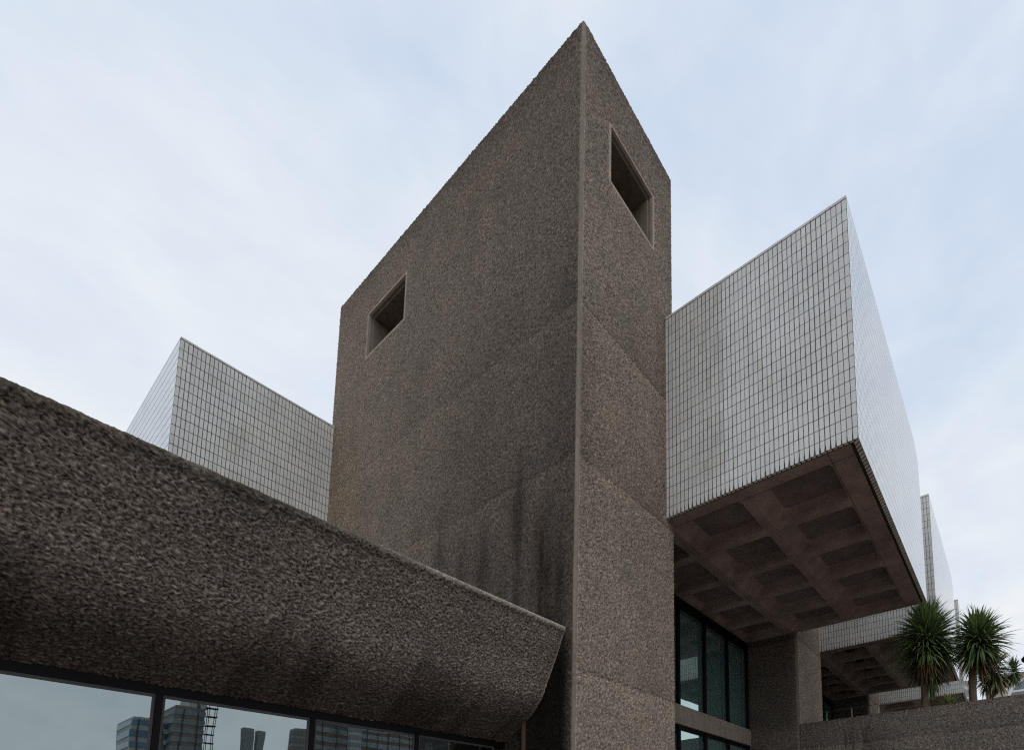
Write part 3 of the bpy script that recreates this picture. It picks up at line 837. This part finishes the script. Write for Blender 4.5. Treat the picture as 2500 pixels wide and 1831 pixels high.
# wall below and dark room behind
a = MB(); a.box(XW-.3, XW-.02, -16, -.02, GZ, zb0-.1); tag(a.build('low_wall', M_SMOOTH), 'low concrete wall under the foreground windows', 'wall')
room = MB()
for pts in ([(-6, -16, -.6), (XW-.12, -16, -.6), (XW-.12, -.02, -.6), (-6, -.02, -.6)], [(-6, -16, 2.0), (XW-.12, -16, 2.0), (XW-.12, -.02, 2.0), (-6, -.02, 2.0)],
            [(-6, -16, -.6), (-6, -.02, -.6), (-6, -.02, 2.0), (-6, -16, 2.0)]): room.face(pts)
tag(room.build('room_interior', simple('dark_room', (.04, .04, .04), .9)), 'dark room behind the foreground windows', 'room')
# pale curtain in the last pane
a = MB(); n = 24
for k in range(n):
    y_a, y_b = -1.43+.13*k/n, -1.43+.13*(k+1)/n
    xa_ = XW-.16+.025*math.sin(k*1.25); xb_ = XW-.16+.025*math.sin((k+1)*1.25)
    a.face([(xa_, y_a, -.5), (xb_, y_b, -.5), (xb_, y_b, 1.66), (xa_, y_a, 1.66)])
tag(a.build('curtain', simple('curtain_cloth', (.75, .74, .66), .9, var=.1), smooth=True), 'narrow pale curtain hanging behind the last window by the tower', 'curtain')

# stained pipe in the dark corner
a = MB()
pp = [(-1.27, -.05, 2.20), (-1.265, -.05, 1.9), (-1.25, -.05, 1.5), (-1.25, -.05, -1.6)]
a.tube(pp, [.045, .042, .04, .04], 14)
m, nt, out = new_mat('rust_stain')
tc = N(nt, 'ShaderNodeTexCoord'); mp = N(nt, 'ShaderNodeMapping'); mp.inputs['Scale'].default_value = (22, 22, 1.2); nt.links.new(tc.outputs['Object'], mp.inputs[0])
n1 = N(nt, 'ShaderNodeTexNoise', i_Scale=1., i_Detail=6.); nt.links.new(mp.outputs[0], n1.inputs['Vector'])
cc = ramp(nt, n1.outputs['Fac'], [(.3, (.025, .02, .014)), (.45, (.09, .042, .02)), (.55, (.05, .04, .028)), (.7, (.13, .10, .065))])
pb = N(nt, 'ShaderNodeBsdfPrincipled', i_Roughness=.8); nt.links.new(cc, pb.inputs[0]); nt.links.new(pb.outputs[0], out.inputs[0])
tag(a.build('drain_pipe', m, smooth=True), 'rust-streaked drain pipe in the dark corner between the curved parapet and the tower', 'pipe')

# ------------------------------------------------------------------ terrace behind the right parapet
a = MB(); a.box(.0, 14., 11.16, 13.2, 2.6, 3.1)
tag(a.build('soil', simple('planter_soil', (.06, .045, .03), .95)), kind='structure')
a = MB(); a.box(-9, 14, 15.6, 40, 4.2, 4.55)
tag(a.build('terrace', M_SMOOTH), kind='structure')
rail = thing('glass_railing', (0, 17, 4.55), 'low glass railing with thin metal posts in the shade under the second tiled block', 'railing')
for x in (-2.2, -1.04, .17, 1.38):
    a = MB(); a.tube([(x, 17, 4.55), (x, 17, 5.80)], [.022, .022], 8); a.build('post', M_METAL, rail)
for x in (-2.2, -1.04, .17):
    a = MB(); a.face([(x+.05, 17, 4.62), (x+1.16, 17, 4.62), (x+1.16, 17, 5.76), (x+.05, 17, 5.76)]); a.build('pane', glass_mat('rail_glass', .10, (1, 1, 1), (.85, .9, .9)), rail)
a = MB(); a.tube([(-2.2, 17, 5.79), (1.38, 17, 5.79)], [.016, .016], 8); a.build('top_rail', M_METAL, rail)

# ------------------------------------------------------------------ cordylines
def leaf_mat(name, c0, c1, c2):
    m, nt, out = new_mat(name); L = nt.links
    tc = N(nt, 'ShaderNodeTexCoord')
    uv = N(nt, 'ShaderNodeUVMap'); uv.uv_map = 'UVMap'
    s = N(nt, 'ShaderNodeSeparateXYZ'); L.new(uv.outputs[0], s.inputs[0])
    c = ramp(nt, s.outputs[0], [(0., c0), (.55, c1), (1., c2)])
    tip = ramp(nt, s.outputs[1], [(0., (.7, .75, .6)), (.5, (1., 1., 1.)), (1., (1.25, 1.2, .95))])
    c = mix_col(nt, 1., c, tip, 'MULTIPLY')
    b = N(nt, 'ShaderNodeBsdfPrincipled', i_Roughness=.42); b.inputs['Specular IOR Level'].default_value = .45
    L.new(c, b.inputs['Base Color'])
    tl = N(nt, 'ShaderNodeBsdfTranslucent'); L.new(c, tl.inputs[0])
    mx = N(nt, 'ShaderNodeMixShader', i_0=.18); L.new(b.outputs[0], mx.inputs[1]); L.new(tl.outputs[0], mx.inputs[2])
    L.new(mx.outputs[0], out.inputs[0])
    return m
M_LEAF = leaf_mat('palm_leaf', (.058, .098, .045), (.11, .18, .068), (.27, .35, .14))
M_LEAFP = leaf_mat('pale_palm_leaf', (.13, .19, .09), (.27, .32, .13), (.48, .47, .24))
M_DEAD = leaf_mat('dead_leaf', (.055, .034, .022), (.12, .075, .045), (.26, .18, .11))
M_BARK = concrete_smooth('palm_bark', (.165, .115, .085), .35, 9., .6, streak=False)

def blade(mb, base, d, L, w, droop, rnd, seg=7):
    """one strap leaf: starts along d and bends down"""
    d = Vector(d).normalized(); p = Vector(base); side = d.cross(Vector((0, 0, 1)))
    if side.length < 1e-3: side = Vector((1, 0, 0))
    side.normalize()
    tw = rnd.uniform(-.5, .5)
    side = (side*math.cos(tw) + d.cross(side)*math.sin(tw)).normalized()
    col = rnd.random()
    pts = []
    st = L/seg
    for i in range(seg+1):
        t = i/seg
        ww = w*(.55+.45*min(1, t*4))*(1-max(0, (t-.35)/.65)**1.6)*.5 + .0015
        pts.append((p.copy(), side*ww, t))
        g = droop*(.25+t*1.3)
        d = (d + Vector((0, 0, -g/seg))).normalized()
        p = p + d*st
    for (a, sa, ta), (b, sb, tb) in zip(pts[:-1], pts[1:]):
        mb.face([a-sa, a+sa, b+sb, b-sb], [(col, ta), (col, ta), (col, tb), (col, tb)])

def crown(parent, c, L, n, seed, mat, dead=0, name='crown', w=.05, low=-55, high=82, stem=.9):
    """leaves spring all along the top of the stem: upper ones stand up, lower ones hang"""
    rnd = random.Random(seed); mb = MB()
    lob = [rnd.uniform(.86, 1.12) for _ in range(9)]
    for k in range(n):
        t = rnd.random()**.9
        el = math.radians(low + (high-low)*t + rnd.gauss(0, 13))
        a = rnd.uniform(0, 2*math.pi)
        d = Vector((math.cos(el)*math.cos(a), math.cos(el)*math.sin(a), math.sin(el)))
        LL = L*rnd.uniform(.66, 1.05)*lob[int(a/6.2832*9) % 9]*(1.22-.42*max(0, math.sin(el)))
        base = Vector(c) + Vector((rnd.gauss(0, .05*L), rnd.gauss(0, .05*L), (t-.62)*stem*L))
        blade(mb, base, d, LL, w*rnd.uniform(.7, 1.2), rnd.uniform(.3, 1.0) + (.3 if t < .35 else 0) + (1.0 if rnd.random() < .07 else 0), rnd)
    mb.build(name, mat, parent, weld=False)
    if dead:
        mb = MB()
        for k in range(dead):
            a = rnd.uniform(0, 2*math.pi)
            d = Vector((math.cos(a), math.sin(a), rnd.uniform(-1.2, .1)))
            base = Vector(c) + Vector((.06*math.cos(a), .06*math.sin(a), rnd.uniform(-.85, -.35)*L))
            blade(mb, base, d, L*rnd.uniform(.45, .85), w*.8, rnd.uniform(1.2, 2.4), rnd)
        mb.build('dead_leaves', M_DEAD, parent, weld=False)

def trunk(parent, pts, r0, r1, seed):
    rnd = random.Random(seed); mb = MB()
    n = 22; P = []; Rr = []
    for i in range(n+1):
        t = i/n*(len(pts)-1); k = min(int(t), len(pts)-2); f = t-k
        P.append(Vector(pts[k]).lerp(Vector(pts[k+1]), f) + Vector((rnd.gauss(0, .004), rnd.gauss(0, .004), 0)))
        Rr.append((r0+(r1-r0)*i/n)*(1+rnd.uniform(-.06, .06)))
    mb.tube(P, Rr, 12); return mb.build('trunk', M_BARK, parent, smooth=True)

p1 = thing('cordyline_palm', (4.16, 11.75, 3.1), 'tallest cordyline palm with the big round shaggy dark green crown, left of the group', 'palm', 'cordyline palms behind the parapet')
trunk(p1, [(4.15, 11.75, 3.1), (4.15, 11.75, 4.8), (4.25, 11.75, 6.3)], .145, .12, 1)
crown(p1, (4.30, 11.75, 6.60), 1.30, 1700, 11, M_LEAF, dead=680, w=.062, low=-22, high=86, stem=.75)
crown(p1, (4.38, 11.75, 5.50), .72, 230, 12, M_LEAF, name='lower_shoots', low=-80, high=10, w=.05)
p2 = thing('cordyline_palm', (5.60, 11.8, 3.1), 'second cordyline palm, slimmer pale trunk and spiky dark crown standing against the sky', 'palm', 'cordyline palms behind the parapet')
trunk(p2, [(5.60, 11.8, 3.1), (5.58, 11.8, 4.6), (5.72, 11.8, 5.9)], .135, .11, 2)
crown(p2, (5.86, 11.8, 6.18), 1.10, 800, 21, M_LEAF, dead=110, w=.062, low=-38, high=80, stem=.55)
p3 = thing('cordyline_palm', (6.12, 12.3, 3.1), 'small yellowish branching cordyline palm with hanging dry leaves, right of the group', 'palm', 'cordyline palms behind the parapet')
trunk(p3, [(6.07, 12.3, 3.1), (6.09, 12.3, 4.5), (6.15, 12.3, 5.1)], .07, .06, 3)
trunk(p3, [(6.09, 12.3, 4.3), (6.4, 12.3, 4.6), (6.72, 12.3, 4.95)], .05, .04, 4)
crown(p3, (6.24, 12.3, 5.32), .72, 300, 31, M_LEAFP, dead=230, w=.05)
crown(p3, (6.76, 12.3, 5.10), .44, 170, 32, M_LEAF, w=.04, dead=10)
crown(p3, (5.98, 12.3, 4.98), .5, 120, 33, M_LEAFP, w=.04, dead=30)
p4 = thing('yucca_plant', (4.90, 11.5, 3.1), 'low spiky green plant just showing over the parapet between two palm trunks', 'plant')
crown(p4, (4.90, 11.5, 4.05), .52, 180, 41, M_LEAFP, low=-5, high=85, name='leaves', w=.035, stem=.2)
a = MB(); a.tube([(4.9, 11.5, 3.1), (4.9, 11.5, 3.95)], [.05, .04], 8); a.build('stem', M_BARK, p4)
p5 = thing('leafy_shrub', (5.3, 12.2, 3.1), 'dark green trailing shrub behind the low spiky plant on the parapet', 'shrub')
rnd = random.Random(5); mb = MB()
for k in range(900):
    a_ = rnd.uniform(0, 6.283); rr_ = rnd.random()**.5
    c = Vector((5.05+.33*rr_*math.cos(a_), 12.3+.4*rr_*math.sin(a_), 3.9+rnd.random()*.72*(1-.5*rr_)))
    u_ = Vector((rnd.gauss(0, 1), rnd.gauss(0, 1), rnd.gauss(0, 1))).normalized(); v_ = u_.orthogonal().normalized()
    L_ = rnd.uniform(.02, .045); cc_ = rnd.random()
    mb.face([c-u_*L_, c+v_*L_*.5, c+u_*L_, c-v_*L_*.5], [(cc_, .5)]*4)
mb.build('foliage', M_LEAF, p5, weld=False)
a = MB(); a.tube([(5.05, 12.3, 3.1), (5.05, 12.3, 4.1)], [.03, .02], 6); a.build('stem', M_BARK, p5)

# ------------------------------------------------------------------ far building at the right edge
fb = thing('apartment_building', (8, 82, GZ), 'distant pale building with brown upper band and white arched window at the right edge', 'building')
M_BEIGE = concrete_smooth('beige_render', (.42, .38, .33), .12, .4, 0.)
M_BROWN = concrete_smooth('brown_concrete', (.27, .235, .205), .2, .8, .1)
M_WHITE = simple('white_render', (.74, .73, .70), .7, var=.06, scale=1.)
a = MB(); a.box(3.35, 5.95, 80, 84, GZ, 22.9); a.build('stair_tower', M_BEIGE, fb)
a = MB(); a.box(5.95, 22, 80.6, 92, 21.3, 23.45); a.build('upper_wall', M_BROWN, fb)
a = MB(); a.box(5.96, 22, 80.4, 92, GZ, 21.3); a.build('wall', M_WHITE, fb)
a = MB(); c0, zc, ro, ri = 9.7, 19.2, 3.55, 3.1
for k in range(24):
    t0, t1 = math.pi*k/24, math.pi*(k+1)/24
    q = lambda r_, t_, y: (c0-r_*math.cos(t_), y, zc+r_*math.sin(t_))
    a.face([q(ro, t0, 80.2), q(ro, t1, 80.2), q(ri, t1, 80.2), q(ri, t0, 80.2)])
    a.face([q(ro, t0, 80.2), q(ro, t1, 80.2), q(ro, t1, 80.6), q(ro, t0, 80.6)])
fo = a.build('arched_window', M_WHITE, fb)
a = MB(); a.face([(c0-3.1*math.cos(math.pi*k/24), 80.3, zc+3.1*math.sin(math.pi*k/24)) for k in range(25)])
a.build('pane', simple('sky_glass', (.16, .19, .22), .15, var=.05, scale=.5), fo)
a = MB(); a.box(c0-3.1, c0+3.1, 80.22, 80.3, 20.45, 20.75); a.build('transom', M_WHITE, fo)

lamp = thing('street_lamp', (6.95, 11.9, 3.1), 'black globe lamp whose rim just enters the right edge of the picture', 'lamp')
a = MB(); a.tube([(7.10, 11.9, 3.1), (7.10, 11.9, 5.15)], [.03, .025], 10); a.build('post', M_FRAME, lamp)
a = MB(); a.tube([(7.10, 11.9, 5.15), (7.10, 11.9, 5.2), (7.10, 11.9, 5.28), (7.10, 11.9, 5.36)], [.04, .10, .12, .05], 16); a.build('lamp_head', M_FRAME, lamp, smooth=True)

# ------------------------------------------------------------------ city across the water, seen mirrored in the foreground windows
def city(name, x0, x1, y0, y1, z1, mat, label, floors=0, band=None, fh=1.15, verts=0):
    t = thing(name, (x0, (y0+y1)/2, GZ), label, 'building')
    a = MB(); a.box(x0, x1, y0, y1, GZ, z1); a.build('wall', mat, t)
    if band:
        for k in range(floors):
            zt = z1-.35-k*fh
            a = MB(); a.box(x0-.06, x1-.3, y0-.06, y1+.06, zt-fh*.55, zt); a.build('window_band', band, t)
    for k in range(verts):
        y = y0+(k+.5)*(y1-y0)/verts
        a = MB(); a.box(x0-.1, x0-.06, y-.05, y+.05, GZ, z1-.3); a.build('fin', M_ALU, t)
    return t
M_BLUEG = simple('blue_office_glass', (.10, .17, .23), .12, .3, var=.35, scale=.6)
M_PALEF = simple('pale_cladding', (.38, .40, .40), .5, var=.1)
M_GREYC = simple('grey_cladding', (.22, .24, .25), .6, var=.15)
M_BRNC = simple('brown_cladding', (.19, .17, .145), .7, var=.15)
M_ORNG = simple('orange_brick', (.19, .125, .10), .8, var=.12)
M_STRIP = simple('pale_strip_window', (.22, .27, .28), .3, var=.35, scale=2.5)
RX = 76.
city('office_building', RX, RX+7, 7.43, 10.25, 14.45, M_PALEF, 'blue glass office block mirrored at the foot of the leftmost window', 9, M_BLUEG, 1.2, 3)
city('office_building', RX-2, RX+12, 10.3, 12.7, 16.1, M_BRNC, 'tall brown block with scaffolding mirrored left in the second window', 10, M_GREYC, 1.1, 2)
for k, (ya, yb_) in enumerate(((11.25, 11.95), (12.3, 12.85))):
    a = MB(); a.box(RX-2, RX+1.5, ya, yb_, 16.1, 17.3); tag(a.build('roof_plant_box', M_PALEF), ('left' if k else 'right')+' pale plant box on the roof of the mirrored brown block', 'roof box', 'roof boxes')
sc_ = thing('scaffold_tower', (RX-3, 13.1, GZ), 'thin scaffold hoist mirrored beside the tall brown block', 'scaffold')
for (x, y) in ((RX-3, 12.85), (RX-3, 13.55), (RX-2.2, 12.85), (RX-2.2, 13.55)):
    a = MB(); a.box(x-.03, x+.03, y-.03, y+.03, GZ, 16.5); a.build('pole', M_FRAME, sc_)
for k in range(12):
    a = MB(); a.box(RX-3.05, RX-2.15, 12.7, 13.7, 16.2-k*1.1, 16.27-k*1.1); a.build('platform', M_FRAME, sc_)
city('roof_tower', RX, RX+1.2, 17.0, 18.0, 14.75, M_GREYC, 'left of two grey roof boxes mirrored in the second window')
city('roof_tower', RX, RX+1.2, 18.4, 19.25, 14.65, M_GREYC, 'right of two grey roof boxes mirrored in the second window')
city('low_building', RX, RX+9, 13.9, 16.9, 11.45, simple('red_roof', (.30, .06, .05), .7), 'low building with a red roof edge mirrored in the second window')
city('dark_block', RX, RX+1.5, 22.3, 24.0, 15.7, M_GREYC, 'dark narrow block mirrored at the right end of the second window', 8, M_BRNC)
city('brick_building', RX, RX+3, 24.9, 40., 20.4, M_ORNG, 'orange brick office block with rows of strip windows mirrored in the third window', 14, M_STRIP, 1.25, 10)
city('dark_block', RX-.5, RX+1.5, 38.6, 75., 26, simple('reflection_blocker', (.05, .05, .05), .8), 'unseen dark block added to darken the reflection in the last window beside the tower')  # added block, only there to blacken what the last pane reflects
city('hoist_tower', RX-4, RX-2.8, 27.6, 29.2, 19.0, M_PALEF, 'pale hoist tower in front of the mirrored orange brick block', 8, M_GREYC)

# ------------------------------------------------------------------ render settings
scene.render.engine = 'CYCLES'
scene.view_settings.view_transform = 'Standard'
scene.view_settings.look = 'None'
scene.view_settings.exposure = 0.
scene.view_settings.gamma = 1.
scene.cycles.max_bounces = 8
scene.cycles.transparent_max_bounces = 12
scene.cycles.use_denoising = False
scene.cycles.filter_width = 1.2
scene.render.resolution_x = 1024; scene.render.resolution_y = 749
